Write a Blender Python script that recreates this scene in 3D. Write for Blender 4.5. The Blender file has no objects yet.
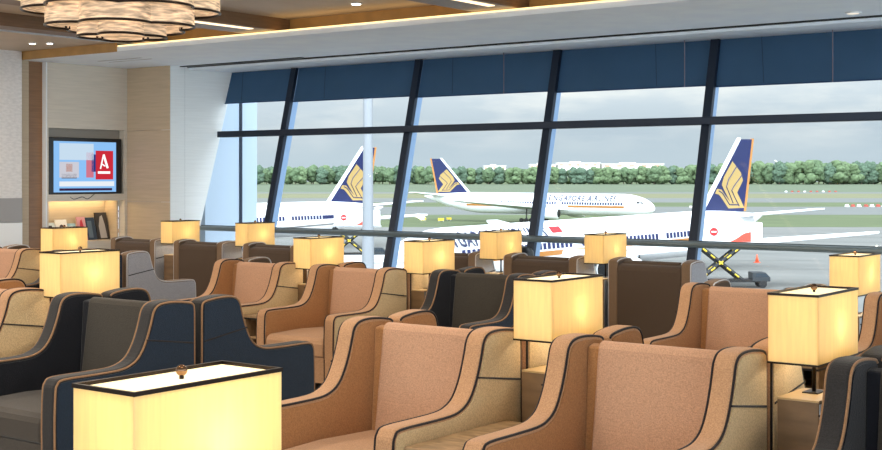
import bpy, bmesh, math, random
from mathutils import Vector, Matrix, noise
random.seed(7)
S = bpy.context.scene
COL = S.collection
PI = math.pi
EYE = 1.75
FLOW = -0.085          # the lounge floor of the two rows nearest the window is a shallow step lower

# ------------------------------------------------------------------ materials
def lin(c):
    return tuple((v/12.92 if v <= 0.04045 else ((v+0.055)/1.055)**2.4) for v in c)
def rgb(r, g, b): return lin((r/255, g/255, b/255)) + (1,)
MATS = {}
def mat(name, col, rough=0.6, metal=0.0, vary=0.0, scale=8.0, stretch=(1,1,1), bump=0.0, col2=None, emis=None, estr=0.0, sheen=0.0, spec=0.5):
    if name in MATS: return MATS[name]
    m = bpy.data.materials.new(name); m.use_nodes = True
    nt = m.node_tree; b = nt.nodes['Principled BSDF']
    b.inputs['Roughness'].default_value = rough; b.inputs['Metallic'].default_value = metal
    b.inputs['Base Color'].default_value = col
    b.inputs['Specular IOR Level'].default_value = spec
    if sheen: b.inputs['Sheen Weight'].default_value = sheen
    if emis:
        b.inputs['Emission Color'].default_value = emis; b.inputs['Emission Strength'].default_value = estr
    if vary or bump:
        tc = nt.nodes.new('ShaderNodeTexCoord'); mp = nt.nodes.new('ShaderNodeMapping')
        nt.links.new(tc.outputs['Object'], mp.inputs['Vector']); mp.inputs['Scale'].default_value = stretch
        n = nt.nodes.new('ShaderNodeTexNoise'); n.inputs['Scale'].default_value = scale; n.inputs['Detail'].default_value = 3
        nt.links.new(mp.outputs['Vector'], n.inputs['Vector'])
        if vary:
            r = nt.nodes.new('ShaderNodeValToRGB')
            c2 = col2 or tuple(min(1, v*(1+vary)) for v in col[:3]) + (1,)
            c1 = tuple(v*(1-vary) for v in col[:3]) + (1,) if not col2 else col
            r.color_ramp.elements[0].position = 0.35; r.color_ramp.elements[1].position = 0.65
            r.color_ramp.elements[0].color = c1; r.color_ramp.elements[1].color = c2
            nt.links.new(n.outputs['Fac'], r.inputs['Fac']); nt.links.new(r.outputs['Color'], b.inputs['Base Color'])
        if bump:
            bp = nt.nodes.new('ShaderNodeBump'); bp.inputs['Strength'].default_value = bump; bp.inputs['Distance'].default_value = 0.01
            nt.links.new(n.outputs['Fac'], bp.inputs['Height']); nt.links.new(bp.outputs['Normal'], b.inputs['Normal'])
    MATS[name] = m
    return m
def fabric(name, c, v=0.16):
    return mat(name, c, 0.9, 0, vary=v, scale=160, bump=0.25, sheen=0.15, spec=0.2)
def woodm(name, c, v=0.16, st=(0.6, 0.6, 9), rough=0.4, sc=5):
    return mat(name, c, rough, 0, vary=v, scale=sc, stretch=st)

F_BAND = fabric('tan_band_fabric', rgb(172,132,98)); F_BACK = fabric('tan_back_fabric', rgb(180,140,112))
F_INN = fabric('tan_inner_fabric', rgb(158,112,70)); F_OUT = fabric('khaki_side_fabric', rgb(194,168,128))
F_SEAT = fabric('tan_seat_fabric', rgb(174,136,104)); BLK = fabric('black_piping', rgb(34,28,28), 0.1)
N_BAND = fabric('charcoal_band_fabric', rgb(42,40,40)); N_BACK = fabric('charcoal_back_fabric', rgb(58,53,46))
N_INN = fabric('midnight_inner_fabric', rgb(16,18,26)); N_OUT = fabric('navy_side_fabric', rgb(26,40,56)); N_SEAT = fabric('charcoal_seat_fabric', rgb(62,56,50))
TANP = fabric('tan_piping', rgb(140,106,76), 0.1)
B_BAND = fabric('brown_band_fabric', rgb(124,100,78)); B_BACK = fabric('brown_back_fabric', rgb(84,68,55)); B_OUT = fabric('grey_side_fabric', rgb(158,158,164)); GREYP = fabric('grey_piping', rgb(200,198,200), 0.05)
DKMET = mat('dark_bronze_metal', rgb(46,38,34), 0.35, 0.8)
BALL = mat('polished_bronze', rgb(120,92,70), 0.12, 1.0)
WHITE = mat('white_paint', rgb(232,234,236), 0.6)
SOFF = mat('soffit_paint', rgb(236,244,255), 0.7, vary=0.03, scale=3)
GOLD = woodm('gold_wood', rgb(168,128,74), 0.10, (1,1,1))
CEIL = mat('warm_grey_ceiling', rgb(186,168,148), 0.55, vary=0.05, scale=2)
BEAM = woodm('brown_beam_wood', rgb(112,84,60), 0.12)
STONE = mat('pale_stone_wall', rgb(216,212,210), 0.7, vary=0.07, scale=14, stretch=(1,1,2.5), bump=0.3)
BANDM = mat('pale_textured_band', rgb(200,206,216), 0.7, vary=0.08, scale=10, bump=0.2)
BEIGE = woodm('beige_grain_panel', rgb(190,170,144), 0.06, (0.5,0.5,10), 0.5, 4)
BEIGE2 = woodm('light_grain_panel', rgb(206,196,182), 0.05, (0.5,0.5,10), 0.5, 4)
ORWOOD = woodm('orange_wood', rgb(138,100,68), 0.10)
WHWALL = mat('white_grain_wall', rgb(226,228,228), 0.55, vary=0.03, scale=4, stretch=(0.5,0.5,12))
TABW = woodm('table_wood', rgb(150,124,94), 0.22, (2.2,6,2.2), 0.25, 5)
PLW = woodm('plinth_wood', rgb(116,90,62), 0.18, (1,1,4), 0.4, 5)
CARPET = mat('beige_carpet', rgb(150,138,124), 0.95, vary=0.25, scale=30, bump=0.4)
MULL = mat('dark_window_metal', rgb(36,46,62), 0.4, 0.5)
MULB = mat('brushed_blue_metal', rgb(140,168,204), 0.35, 0.3)  # blue stands in for sky light reflected on the mullion sides
RAILM = mat('grey_rail_metal', rgb(122,134,136), 0.4, 0.3)
BLACK = mat('black_plastic', rgb(14,15,18), 0.35)
def emit(name, col, st):
    if name in MATS: return MATS[name]
    m = bpy.data.materials.new(name); m.use_nodes = True; nt = m.node_tree; nt.nodes.clear()
    o = nt.nodes.new('ShaderNodeOutputMaterial'); e = nt.nodes.new('ShaderNodeEmission')
    e.inputs['Color'].default_value = col; e.inputs['Strength'].default_value = st
    nt.links.new(e.outputs[0], o.inputs['Surface']); MATS[name] = m; return m
def translucent(name, col, tfac, emis, estr, thin=(1,1,1), sc=6, vary=0.06):
    m = bpy.data.materials.new(name); m.use_nodes = True; nt = m.node_tree; nt.nodes.clear()
    o = nt.nodes.new('ShaderNodeOutputMaterial'); d = nt.nodes.new('ShaderNodeBsdfDiffuse'); t = nt.nodes.new('ShaderNodeBsdfTranslucent')
    mx = nt.nodes.new('ShaderNodeMixShader'); ad = nt.nodes.new('ShaderNodeAddShader'); e = nt.nodes.new('ShaderNodeEmission')
    tc = nt.nodes.new('ShaderNodeTexCoord'); mp = nt.nodes.new('ShaderNodeMapping'); n = nt.nodes.new('ShaderNodeTexNoise'); r = nt.nodes.new('ShaderNodeValToRGB')
    mp.inputs['Scale'].default_value = thin; n.inputs['Scale'].default_value = sc
    nt.links.new(tc.outputs['Object'], mp.inputs[0]); nt.links.new(mp.outputs[0], n.inputs['Vector']); nt.links.new(n.outputs['Fac'], r.inputs[0])
    r.color_ramp.elements[0].position = .3; r.color_ramp.elements[1].position = .7
    r.color_ramp.elements[0].color = tuple(v*(1-vary) for v in col[:3])+(1,); r.color_ramp.elements[1].color = tuple(min(1,v*(1+vary)) for v in col[:3])+(1,)
    nt.links.new(r.outputs[0], d.inputs['Color']); nt.links.new(r.outputs[0], t.inputs['Color'])
    mul = nt.nodes.new('ShaderNodeMix'); mul.data_type = 'RGBA'; mul.blend_type = 'MULTIPLY'; mul.inputs[0].default_value = 1
    nt.links.new(r.outputs[0], mul.inputs[6]); mul.inputs[7].default_value = emis
    nt.links.new(mul.outputs[2], e.inputs['Color']); e.inputs['Strength'].default_value = estr
    mx.inputs[0].default_value = tfac
    nt.links.new(d.outputs[0], mx.inputs[1]); nt.links.new(t.outputs[0], mx.inputs[2])
    nt.links.new(mx.outputs[0], ad.inputs[0]); nt.links.new(e.outputs[0], ad.inputs[1]); nt.links.new(ad.outputs[0], o.inputs['Surface'])
    MATS[name] = m; return m
SHADE = translucent('parchment_shade', rgb(240,222,176), 0.5, (1,0.74,0.38,1), 0.09, (14,14,1), 5, 0.05)
DIFFT = translucent('lamp_top_diffuser', rgb(250,244,226), 0.5, (1,0.93,0.75,1), 0.25)
CHAND = translucent('woven_chandelier_fabric', rgb(216,198,178), 0.4, (1,0.88,0.74,1), 0.27, (1.2,1.2,9), 6, 0.5)
BLIND = translucent('navy_blind_fabric', rgb(88,118,146), 0.5, (0,0,0,1), 0, (1,1,1), 2, 0.05)
LED = emit('warm_led', (1,0.74,0.42,1), 1.6)
BULB = emit('bulb_glow', (1,0.9,0.7,1), 6)
def glassmat():
    m = bpy.data.materials.new('window_glass'); m.use_nodes = True; nt = m.node_tree; nt.nodes.clear()
    o = nt.nodes.new('ShaderNodeOutputMaterial'); t = nt.nodes.new('ShaderNodeBsdfTransparent'); g = nt.nodes.new('ShaderNodeBsdfGlossy')
    mx = nt.nodes.new('ShaderNodeMixShader'); mx.inputs[0].default_value = 0.008
    t.inputs['Color'].default_value = (0.985,0.995,0.995,1); g.inputs['Roughness'].default_value = 0.02
    nt.links.new(t.outputs[0], mx.inputs[1]); nt.links.new(g.outputs[0], mx.inputs[2]); nt.links.new(mx.outputs[0], o.inputs['Surface'])
    MATS['glass'] = m; return m
GLASS = glassmat()

# ------------------------------------------------------------------ mesh helpers
class MB:
    def __init__(self): self.bm = bmesh.new(); self.mi = 0
    def faces(self, before):
        for f in self.bm.faces[before:] if False else []: pass
    def _tag(self, fs):
        for f in fs: f.material_index = self.mi
    def box(self, x0, x1, y0, y1, z0, z1):
        v = [self.bm.verts.new((x, y, z)) for x in (x0, x1) for y in (y0, y1) for z in (z0, z1)]
        q = [(0,1,3,2),(4,6,7,5),(0,4,5,1),(2,3,7,6),(0,2,6,4),(1,5,7,3)]
        self._tag([self.bm.faces.new([v[i] for i in f]) for f in q]); return self
    def hexa(self, pts):   # 8 points: bottom ring 4, top ring 4
        v = [self.bm.verts.new(p) for p in pts]
        q = [(3,2,1,0),(4,5,6,7),(0,1,5,4),(1,2,6,5),(2,3,7,6),(3,0,4,7)]
        self._tag([self.bm.faces.new([v[i] for i in f]) for f in q]); return self
    def prism(self, poly, a, b, axis='x'):
        def P(u, w, t):
            return (t, u, w) if axis == 'x' else ((u, t, w) if axis == 'y' else (u, w, t))
        A = [self.bm.verts.new(P(u, w, a)) for u, w in poly]; B = [self.bm.verts.new(P(u, w, b)) for u, w in poly]
        n = len(poly); fs = [self.bm.faces.new(A[::-1]), self.bm.faces.new(B)]
        for i in range(n): fs.append(self.bm.faces.new((A[i], A[(i+1) % n], B[(i+1) % n], B[i])))
        self._tag(fs); return self
    def tube(self, pts, r, n=8, closed=False, r2=None):
        pts = [Vector(p) for p in pts]; rings = []
        N = len(pts)
        for i, p in enumerate(pts):
            a = pts[(i-1) % N] if (closed or i > 0) else p; b = pts[(i+1) % N] if (closed or i < N-1) else p
            t = (b-a).normalized()
            up = Vector((0,0,1)) if abs(t.z) < 0.95 else Vector((1,0,0))
            if i and not closed or (closed and i):
                up = prev
            u = (up - t*up.dot(t)).normalized(); w = t.cross(u); prev = u
            rr = r if r2 is None else r + (r2-r)*i/(N-1)
            rings.append([self.bm.verts.new(p + (u*math.cos(2*PI*k/n) + w*math.sin(2*PI*k/n))*rr) for k in range(n)])
        fs = []
        for i in range(N if closed else N-1):
            A = rings[i]; B = rings[(i+1) % N]
            for k in range(n): fs.append(self.bm.faces.new((A[k], A[(k+1) % n], B[(k+1) % n], B[k])))
        if not closed:
            fs.append(self.bm.faces.new(rings[0][::-1])); fs.append(self.bm.faces.new(rings[-1]))
        self._tag(fs); return self
    def rings(self, R):     # list of rings of points, capped
        V = [[self.bm.verts.new(p) for p in r] for r in R]; fs = []; n = len(R[0])
        for i in range(len(V)-1):
            for k in range(n): fs.append(self.bm.faces.new((V[i][k], V[i][(k+1) % n], V[i+1][(k+1) % n], V[i+1][k])))
        fs.append(self.bm.faces.new(V[0][::-1])); fs.append(self.bm.faces.new(V[-1])); self._tag(fs); return self
    def lathe(self, prof, c=(0,0,0), n=20, axis='z'):
        R = []
        for r, h in prof:
            ring = []
            for k in range(n):
                a = 2*PI*k/n; x, y = r*math.cos(a), r*math.sin(a)
                if axis == 'z': p = (c[0]+x, c[1]+y, c[2]+h)
                elif axis == 'x': p = (c[0]+h, c[1]+x, c[2]+y)
                else: p = (c[0]+y, c[1]+h, c[2]+x)
                ring.append(p)
            R.append(ring)
        return self.rings(R)
    def sphere(self, c, r, sx=1, sy=1, sz=1, sub=2):
        M = Matrix.Translation(c) @ Matrix.Diagonal((sx, sy, sz, 1))
        n0 = len(self.bm.faces)
        g = bmesh.ops.create_icosphere(self.bm, subdivisions=sub, radius=r, matrix=M)
        fs = set(f for v in g['verts'] for f in v.link_faces); self._tag(fs); return g['verts']
    def poly(self, pts):
        v = [self.bm.verts.new(p) for p in pts]; self._tag([self.bm.faces.new(v)]); return self
    def grid(self, fn, nu, nv):
        V = [[self.bm.verts.new(fn(i/nu, j/nv)) for j in range(nv+1)] for i in range(nu+1)]
        self._tag([self.bm.faces.new((V[i][j], V[i+1][j], V[i+1][j+1], V[i][j+1])) for i in range(nu) for j in range(nv)]); return self
    def build(self, name, mats, parent=None, bevel=0, smooth=False, label=None, seg=2, kind=None, loc=None, fix=True):
        if fix: bmesh.ops.recalc_face_normals(self.bm, faces=self.bm.faces[:])
        me = bpy.data.meshes.new(name); self.bm.to_mesh(me); self.bm.free()
        for m in (mats if isinstance(mats, (list, tuple)) else [mats]): me.materials.append(m)
        o = bpy.data.objects.new(name, me); COL.objects.link(o)
        if smooth:
            for p in me.polygons: p.use_smooth = True
        if bevel:
            b = o.modifiers.new('bevel', 'BEVEL'); b.width = bevel; b.segments = seg; b.limit_method = 'ANGLE'; b.angle_limit = 0.6
            b.harden_normals = False
        if parent: o.parent = parent
        if label: o['label'] = label
        if kind: o['kind'] = kind
        if loc: o.location = loc
        return o
def thing(name, label, cat, loc=(0,0,0), rz=0, group=None):
    o = bpy.data.objects.new(name, None); COL.objects.link(o); o.empty_display_size = 0.2
    o.location = loc; o.rotation_euler = (0,0,rz); o['label'] = label; o['category'] = cat
    if group: o['group'] = group
    return o
def tag(o, label, cat, group=None, kind=None):
    o['label'] = label; o['category'] = cat
    if group: o['group'] = group
    if kind: o['kind'] = kind
    return o
def struct(name, mb, m, **k): return mb.build(name, m, kind='structure', **k)
def dup(root, loc=None, rz=None, label=None, group=None, scale=None):
    r = root.copy(); COL.objects.link(r)
    if loc is not None: r.location = loc
    if rz is not None: r.rotation_euler = (0,0,rz)
    if label: r['label'] = label
    if group: r['group'] = group
    if scale: r.scale = scale
    def rec(src, dst):
        for ch in list(src.children):
            c = ch.copy(); COL.objects.link(c); c.parent = dst; rec(ch, c)
    rec(root, r); return r
def catmull(P, n=5):
    out = []; L = len(P)
    for i in range(L-1):
        p0 = P[max(i-1,0)]; p1 = P[i]; p2 = P[i+1]; p3 = P[min(i+2,L-1)]
        for k in range(n):
            t = k/n; r = []
            for a,b,c,d in zip(p0,p1,p2,p3):
                r.append(0.5*((2*b)+(-a+c)*t+(2*a-5*b+4*c-d)*t*t+(-a+3*b-3*c+d)*t**3))
            out.append(tuple(r))
    out.append(tuple(P[-1])); return out

# ------------------------------------------------------------------ camera
AY = math.radians(36.75)
FW = Vector((-math.sin(AY), math.cos(AY), 0)); RT = Vector((math.cos(AY), math.sin(AY), 0))
cam = bpy.data.cameras.new('camera'); co = bpy.data.objects.new('camera', cam); COL.objects.link(co)
co.location = (0, 0, EYE); co.rotation_euler = (PI/2, 0, AY)
cam.sensor_width = 36; cam.lens = 1300/882*36; cam.shift_y = -(225-177)/882; cam.clip_end = 6000; cam.clip_start = 0.1
S.camera = co
def W(R, D, z=0):            # a place named by how far right and how far ahead of the viewpoint it lies, in metres
    v = FW*D + RT*R; return Vector((v.x, v.y, z))

# ------------------------------------------------------------------ the room
m = MB(); m.box(-17, 6, -8, 7.35, -0.35, 0); struct('floor', m, CARPET)
m = MB(); m.box(-17, 6, 7.35, 13.5, -0.35, FLOW); struct('floor_window_side', m, CARPET)
CZ = 3.62; SZ = 3.38
m = MB(); m.box(-13.5, 6, -8, 11.3, CZ, CZ+0.3); struct('ceiling', m, CEIL)
m = MB(); m.box(-17, -13.5, -8, 11.3, 3.49, 3.9); m.mi = 1; m.box(-13.5, -13.46, -8, 11.3, 3.49, CZ)
struct('ceiling_left_soffit', m, [CEIL, BANDM])
m = MB(); m.box(-17, 6, 11.0, 13.12, SZ, SZ+0.06); m.box(-17, 6, 13.165, 14.0, SZ-0.05, SZ+0.06); m.mi = 1; m.box(-17, 6, 13.14, 13.165, SZ-0.018, SZ+0.06)
struct('ceiling_window_soffit', m, [SOFF, BLACK])
m = MB(); m.box(-17, 6, 11.3, 14.0, SZ+0.06, CZ+0.3); struct('ceiling_fascia', m, GOLD)
m = MB(); m.box(-15.6, -13.46, 10.97, 11.0, SZ-0.005, 3.49); struct('trim_1', m, GOLD)
m = MB(); m.box(-13.44, 6, 11.02, 11.08, SZ+0.06, SZ+0.075); m.box(-13.44, 6, 10.99, 11.02, SZ+0.061, SZ+.075); t = tag(m.build('led_strip', emit('cove_led', (1,.68,.30,1), 1.5)), 'thin warm glowing light strip along the white soffit edge', 'light strip')
for i, (x, w) in enumerate(((-13.0, 0.35), (-10.95, 0.55), (-7.57, 0.55), (-4.2, 0.55), (-.9, .55))):
    m = MB(); m.box(x-w/2, x+w/2, 3.5, 11.3, 3.47, CZ+.02); struct('ceiling_beam_%d' % (i+1), m, BEAM, bevel=0.01)
    if i in (1, 2):
        m = MB(); m.box(x+w/2-0.14, x+w/2-0.06, 5.0, 10.75, 3.462, 3.47)
        tag(m.build('led_strip', LED), ('glowing light strip under the ceiling beam near the chandelier' if i == 1 else 'glowing light strip under the ceiling beam at top centre'), 'light strip')
# left walls
def slab(name, x, y0, y1, z0, z1, mt, t=0.1):
    m = MB(); m.box(x-t, x, y0, y1, z0, z1); return struct(name, m, mt)
slab('wall_left', -15.42, -8, 10.95, -0.35, 3.5, STONE, 0.5)
slab('wall_left_lower_panel', -15.38, 10.2, 10.93, 1.13, 1.46, mat('grey_panel', rgb(150,148,148), .5), 0.04)
slab('wall_left_base_panel', -15.38, 10.2, 10.93, FLOW, 1.12, WHITE, 0.04)
slab('trim_2', -15.5, 10.95, 11.12, -.35, 3.49, BEIGE, 0.3)
slab('wall_left_wood_niche', -15.58, 11.12, 11.40, -.35, 3.38, ORWOOD, 0.2)
XT = -15.5
slab('trim_3', XT+0.01, 11.40, 11.42, -.35, 3.38, WHITE, 0.3)
m = MB()
Y0, Y1 = 11.42, 12.858
for (a, b, c, d) in ((Y0, Y1, 2.45, 3.38), (Y0+.03, Y1-.05, 1.40, 1.50), (Y0, Y0+0.03, -.35, 2.45), (Y1-0.05, Y1, -.35, 2.45), (Y0+.03, Y1-.05, -.35, 0.812)):
    m.box(XT-0.12, XT, a, b, c, d)
m.mi = 1; m.box(XT-0.16, XT-0.12, Y0, Y1, 1.45, 2.5)
m.mi = 2; m.box(XT-0.45, XT-0.40, Y0, Y1, 0.6, 1.5); m.box(XT-0.45, XT-0.12, Y0, Y1, 1.44, 1.47); m.box(XT-0.45, XT-0.12, Y0, Y1, 0.6, 0.812); m.box(XT-.45, XT-.12, Y0, Y0+.03, .74, 1.44); m.box(XT-.45, XT-.12, Y1-.1, Y1-.07, .74, 1.44)
struct('wall_left_media', m, [BEIGE2, mat('grey_recess', rgb(150,142,132), .5), BEIGE])
m = MB(); m.box(XT-0.30, XT-0.26, Y0+0.05, Y1-0.13, 1.425, 1.437); tag(m.build('led_strip', emit('shelf_led', (1,0.78,0.42,1), 14)), 'warm light strip over the magazine shelf below the television', 'light strip')
m = MB()
for a, b in ((-.35, 0.6), (0.605, 1.38), (1.385, 2.44), (2.445, SZ)): m.box(-15.7, -14.555, 12.86, 12.98, a, b)
struct('wall_left_pier', m, BEIGE)
def wy(z): return 13.35 + 0.25*(z-1.0)
m = MB()
m.hexa([(-14.75,12.87,-.35), (-14.55,12.87,-.35), (-14.52,wy(-.35),-.35), (-14.75,wy(-.35),-.35), (-14.75,12.87,SZ), (-14.55,12.87,SZ), (-14.31,wy(SZ),SZ), (-14.75,wy(SZ),SZ)])
m.mi = 1; m.box(-14.53, -14.498, 13.1, 13.106, -.3, SZ)
struct('wall_left_window_end', m, [WHWALL, mat('joint_grey', rgb(150,154,160), .6)])
m = MB(); m.box(-14.55, -12.1, 13.02, 13.09, SZ-0.012, SZ+.0); tag(m.build('slot_vent', BLACK), 'long black slot vent in the white soffit by the white wall', 'vent')
m = MB(); m.box(-14.8, -13.9, 11.75, 11.79, SZ-0.006, SZ); m.box(-14.8, -13.9, 11.95, 11.97, SZ-.006, SZ)
tag(m.build('air_grille', mat('pale_grille', rgb(190,192,196), .6)), 'faint pale air grille in the white soffit above the television', 'vent')
# outside fin wall beyond the first bay
m = MB(); m.box(-14.9, -14.62, 13.62, 14.72, -8, 4.2); m.mi = 1; m.box(-14.625, -14.6, 14.33, 14.38, -8, 4.2)
struct('wall_outside_fin', m, [mat('pale_blue_cladding', rgb(172,188,206), .5), MULL])  # white wall with its bluish outdoor light painted into the colour
# sill under glass
m = MB(); m.box(-14.3, 6, 13.08, 13.3, -.35, 0.22); struct('trim_4', m, WHITE)

# ------------------------------------------------------------------ window wall
XM = [-14.4, -12.98, -10.70, -8.52, -6.40, -4.2, -2.0, 0.2, 2.4]
def mullion(x, i):
    t = thing('window_mullion', '', 'mullion'); 
    return t
ztr = 2.39
for i, x in enumerate(XM):
    w = 0.05
    m = MB(); z0, z1 = 0.1, SZ
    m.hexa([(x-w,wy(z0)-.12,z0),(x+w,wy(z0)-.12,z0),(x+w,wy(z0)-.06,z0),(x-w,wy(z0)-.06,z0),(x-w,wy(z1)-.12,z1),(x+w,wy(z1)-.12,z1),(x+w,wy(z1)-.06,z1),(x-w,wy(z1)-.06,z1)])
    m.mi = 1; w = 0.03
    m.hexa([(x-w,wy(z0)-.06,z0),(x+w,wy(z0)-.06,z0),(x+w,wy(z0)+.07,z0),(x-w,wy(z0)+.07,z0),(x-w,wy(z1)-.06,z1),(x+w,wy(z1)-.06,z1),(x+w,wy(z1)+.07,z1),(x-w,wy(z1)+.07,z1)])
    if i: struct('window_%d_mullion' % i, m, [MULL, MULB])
    else: m.bm.free()
m = MB(); m.box(-14.27, XM[-1], wy(ztr)-.17, wy(ztr)-.02, ztr-.05, ztr+.04); struct('window_transom', m, MULL, bevel=.008)
for i in range(len(XM)-1):
    a, b = XM[i], XM[i+1]
    m = MB(); th = 0.012
    for z0, z1 in ((0.2, ztr), (ztr, SZ)):
        m.hexa([(a,wy(z0),z0),(b,wy(z0),z0),(b,wy(z0)+th,z0),(a,wy(z0)+th,z0),(a,wy(z1),z1),(b,wy(z1),z1),(b,wy(z1)+th,z1),(a,wy(z1)+th,z1)])
    struct('window_%d' % (i+1), m, GLASS)
# handrail
m = MB(); m.tube([(-14.3, 13.2, 1.0), (6, 13.2, 1.0)], 0.035, 10)
hr = thing('handrail', 'long grey metal handrail running along the foot of the windows', 'handrail')
m.build('rail', RAILM, hr, smooth=True)
m = MB(); m.box(-14.3, 6, 13.235, 13.25, 1.01, 1.045); m.build('rail_cap', mat('dark_rail', rgb(84,94,98), .4, .3), hr)
for x in XM[1:]:
    m = MB(); m.tube([(x, 13.2, 1.0), (x, 13.27, 1.0)], 0.02, 8); m.build('bracket', RAILM, hr)
eq = thing('equipment_cover', 'black rounded cover at the foot of the window mullion right of centre', 'cover', (-8.50, 13.02, FLOW), 0)  # black rounded form, its use left open
m = MB(); m.lathe([(.09,.02), (.10,.5), (.11,.85), (.13,.90), (.125,.95), (.09,.99), (.03,1.01)], n=24); m.build('body', BLACK, eq, smooth=True)
m = MB(); m.lathe([(.14,0), (.14,.02)], n=24); m.build('foot', MULL, eq)
bl_lab = ['short navy roller blind in the narrow bay beside the white wall', 'navy roller blind in the bay above the left striped aircraft tail', 'navy roller blind in the bay above the distant whole aircraft', 'navy roller blind in the bay above the distant aircraft nose', 'navy roller blind in the rightmost bay above the right aircraft tail']
for i in range(5):
    a, b = XM[i]+.04, XM[i+1]-.04
    zb = 2.86 - 0.02*i; zt = SZ
    t = thing('roller_blind', bl_lab[i], 'blind', ((a+b)/2, wy(zb), zb), 0, 'navy roller blinds'); h = (b-a)/2; g = -0.045
    m = MB(); m.hexa([(-h,g,0),(h,g,0),(h,g+.004,0),(-h,g+.004,0),(-h,g+.25*(zt-zb),zt-zb),(h,g+.25*(zt-zb),zt-zb),(h,g+.004+.25*(zt-zb),zt-zb),(-h,g+.004+.25*(zt-zb),zt-zb)])
    m.build('cloth', BLIND, t)
    m = MB(); m.tube([(-h, g, 0), (h, g, 0)], 0.010, 8); m.build('hem_bar', mat('hem', rgb(36,70,110), .5), t)
    m = MB(); xs = -h*0.45 if i != 3 else h*.35; m.tube([(xs, g-.012, 0.02), (xs-.09, g-.012+.25*(zt-zb), zt-zb-.01)], 0.003, 6); m.build('seam', mat('blind_seam', rgb(44,62,84), .7), t)
    if i >= 2:
        m = MB(); xc = h*.35 if i == 2 else (h*.72 if i==3 else h*.3); m.tube([(xc, g-.05, -.01), (xc, g-.05, zt-zb-.002)], 0.006, 6); m.build('pull_cord', mat('cord', rgb(120,110,120), .6), t)  # thin upright line before the blind, built as a slim tube

# ------------------------------------------------------------------ television and magazines
tv = thing('television', 'flat television showing a blue picture, hung in the grey wall recess', 'television', (XT+.0, 12.13, 1.9))
m = MB(); m.box(-.08, -.02, -.66, .64, -.40, .42); m.build('housing', BLACK, tv, bevel=.01)
def ym(px): # along the screen
    return -0.58 + (px-55)/59*1.11
def zm(py): return 0.365 - (py-141)/52*0.735
scr = MB(); scr.box(-.02, -.014, ym(55), ym(114), zm(193), zm(141)); scr.build('screen', emit('screen_blue', rgb(120,165,210), .9), tv)
for nm, x0, x1, y0, y1, c in (('screen_sky', 60, 92, 143, 160, (200,222,240)), ('screen_photo', 60, 78, 162, 178, (205,205,215)), ('screen_face', 66, 72, 164, 172, (190,150,140)), ('screen_suit', 62, 76, 174, 179, (120,120,130)),
                              ('screen_poster', 94, 111, 150, 180, (205,45,60)), ('screen_figure', 85, 92, 152, 178, (210,120,140)), ('screen_shadow', 90, 94, 154, 172, (40,60,130)), ('screen_caption', 60, 112, 182, 187, (235,240,245)), ('screen_ticker', 60, 110, 189, 191.5, (60,40,70))):
    k = MB(); k.box(-.014, -.011, ym(x0), ym(x1), zm(y1), zm(y0)); k.build(nm, emit(nm, rgb(*c), .62), tv)
k = MB(); WR = emit('screen_white', (1,1,1,1), .7)
k.tube([(-.009, ym(98.5), zm(169)), (-.009, ym(101.5), zm(154))], .012, 4); k.tube([(-.009, ym(101.5), zm(154)), (-.009, ym(105.5), zm(168))], .02, 4); k.tube([(-.009, ym(100), zm(164)), (-.009, ym(103), zm(166))], .01, 4)
k.build('screen_letter', WR, tv)
k = MB(); k.box(-.010, -.008, ym(96), ym(108), zm(174), zm(171.5)); k.build('screen_lettering', WR, tv)
k = MB(); k.tube(catmull([(-.01,-.35,-.40), (-.0,-.25,-.47), (-.0,-.1,-.44), (0,0,-.47), (0,.12,-.40)]), .006, 6); k.build('cable', BLACK, tv)
mags = [(11.47, .17, 'white magazine with a black arch print at the left end of the shelf', (225,225,228), (30,30,36)), (11.66, .13, 'pale magazine with a dark spine on the lit shelf', (200,210,215), (40,40,46)),
        (11.80, .20, 'white magazine with a dark round portrait on the lit shelf', (232,228,226), (60,36,40)), (12.02, .14, 'small pale blue magazine in the middle of the shelf', (150,185,200), (210,220,225)),
        (12.18, .15, 'magazine with a red and pink dressed figure on its cover', (205,150,160), (190,50,70)), (12.34, .16, 'dark blue magazine left of the black and white one', (40,60,84), (90,110,130)),
        (12.51, .22, 'large black and white magazine at the right end of the shelf', (52,48,50), (180,176,176))]
for i, (y, w, lab, c1, c2) in enumerate(mags):
    h = (.30, .27, .31, .25, .34, .33, .40)[i]
    t = thing('magazine', lab, 'magazine', (XT-.26, y+w/2, .815), 0, 'magazines on the shelf below the television')
    M_ = mat('cover_%d' % i, rgb(*c1), .35); N_ = mat('print_%d' % i, rgb(*c2), .35)
    m = MB(); m.hexa([(.0,-w/2,0),(.02,-w/2,0),(.02,w/2,0),(0,w/2,0),(-.09,-w/2,h),(-.07,-w/2,h),(-.07,w/2,h),(-.09,w/2,h)]); m.build('cover', M_, t)
    m = MB(); f = lambda v, u: (.022-.09*v, u*w, v*h)
    if i in (0, 2): P = [f(.45+.33*math.sin(a), .3*math.cos(a)) for a in [k*2*PI/12 for k in range(12)]]
    elif i in (4, 6): P = [f(.05,-.25), f(.05,.3), f(.55,.22), f(.9,.08), f(.85,-.12), f(.5,-.3)]
    else: P = [f(.1,-.4), f(.1,.1), f(.85,.1), f(.85,-.4)]
    m.poly(P); m.build('cover_print', N_, t, fix=False)

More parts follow.
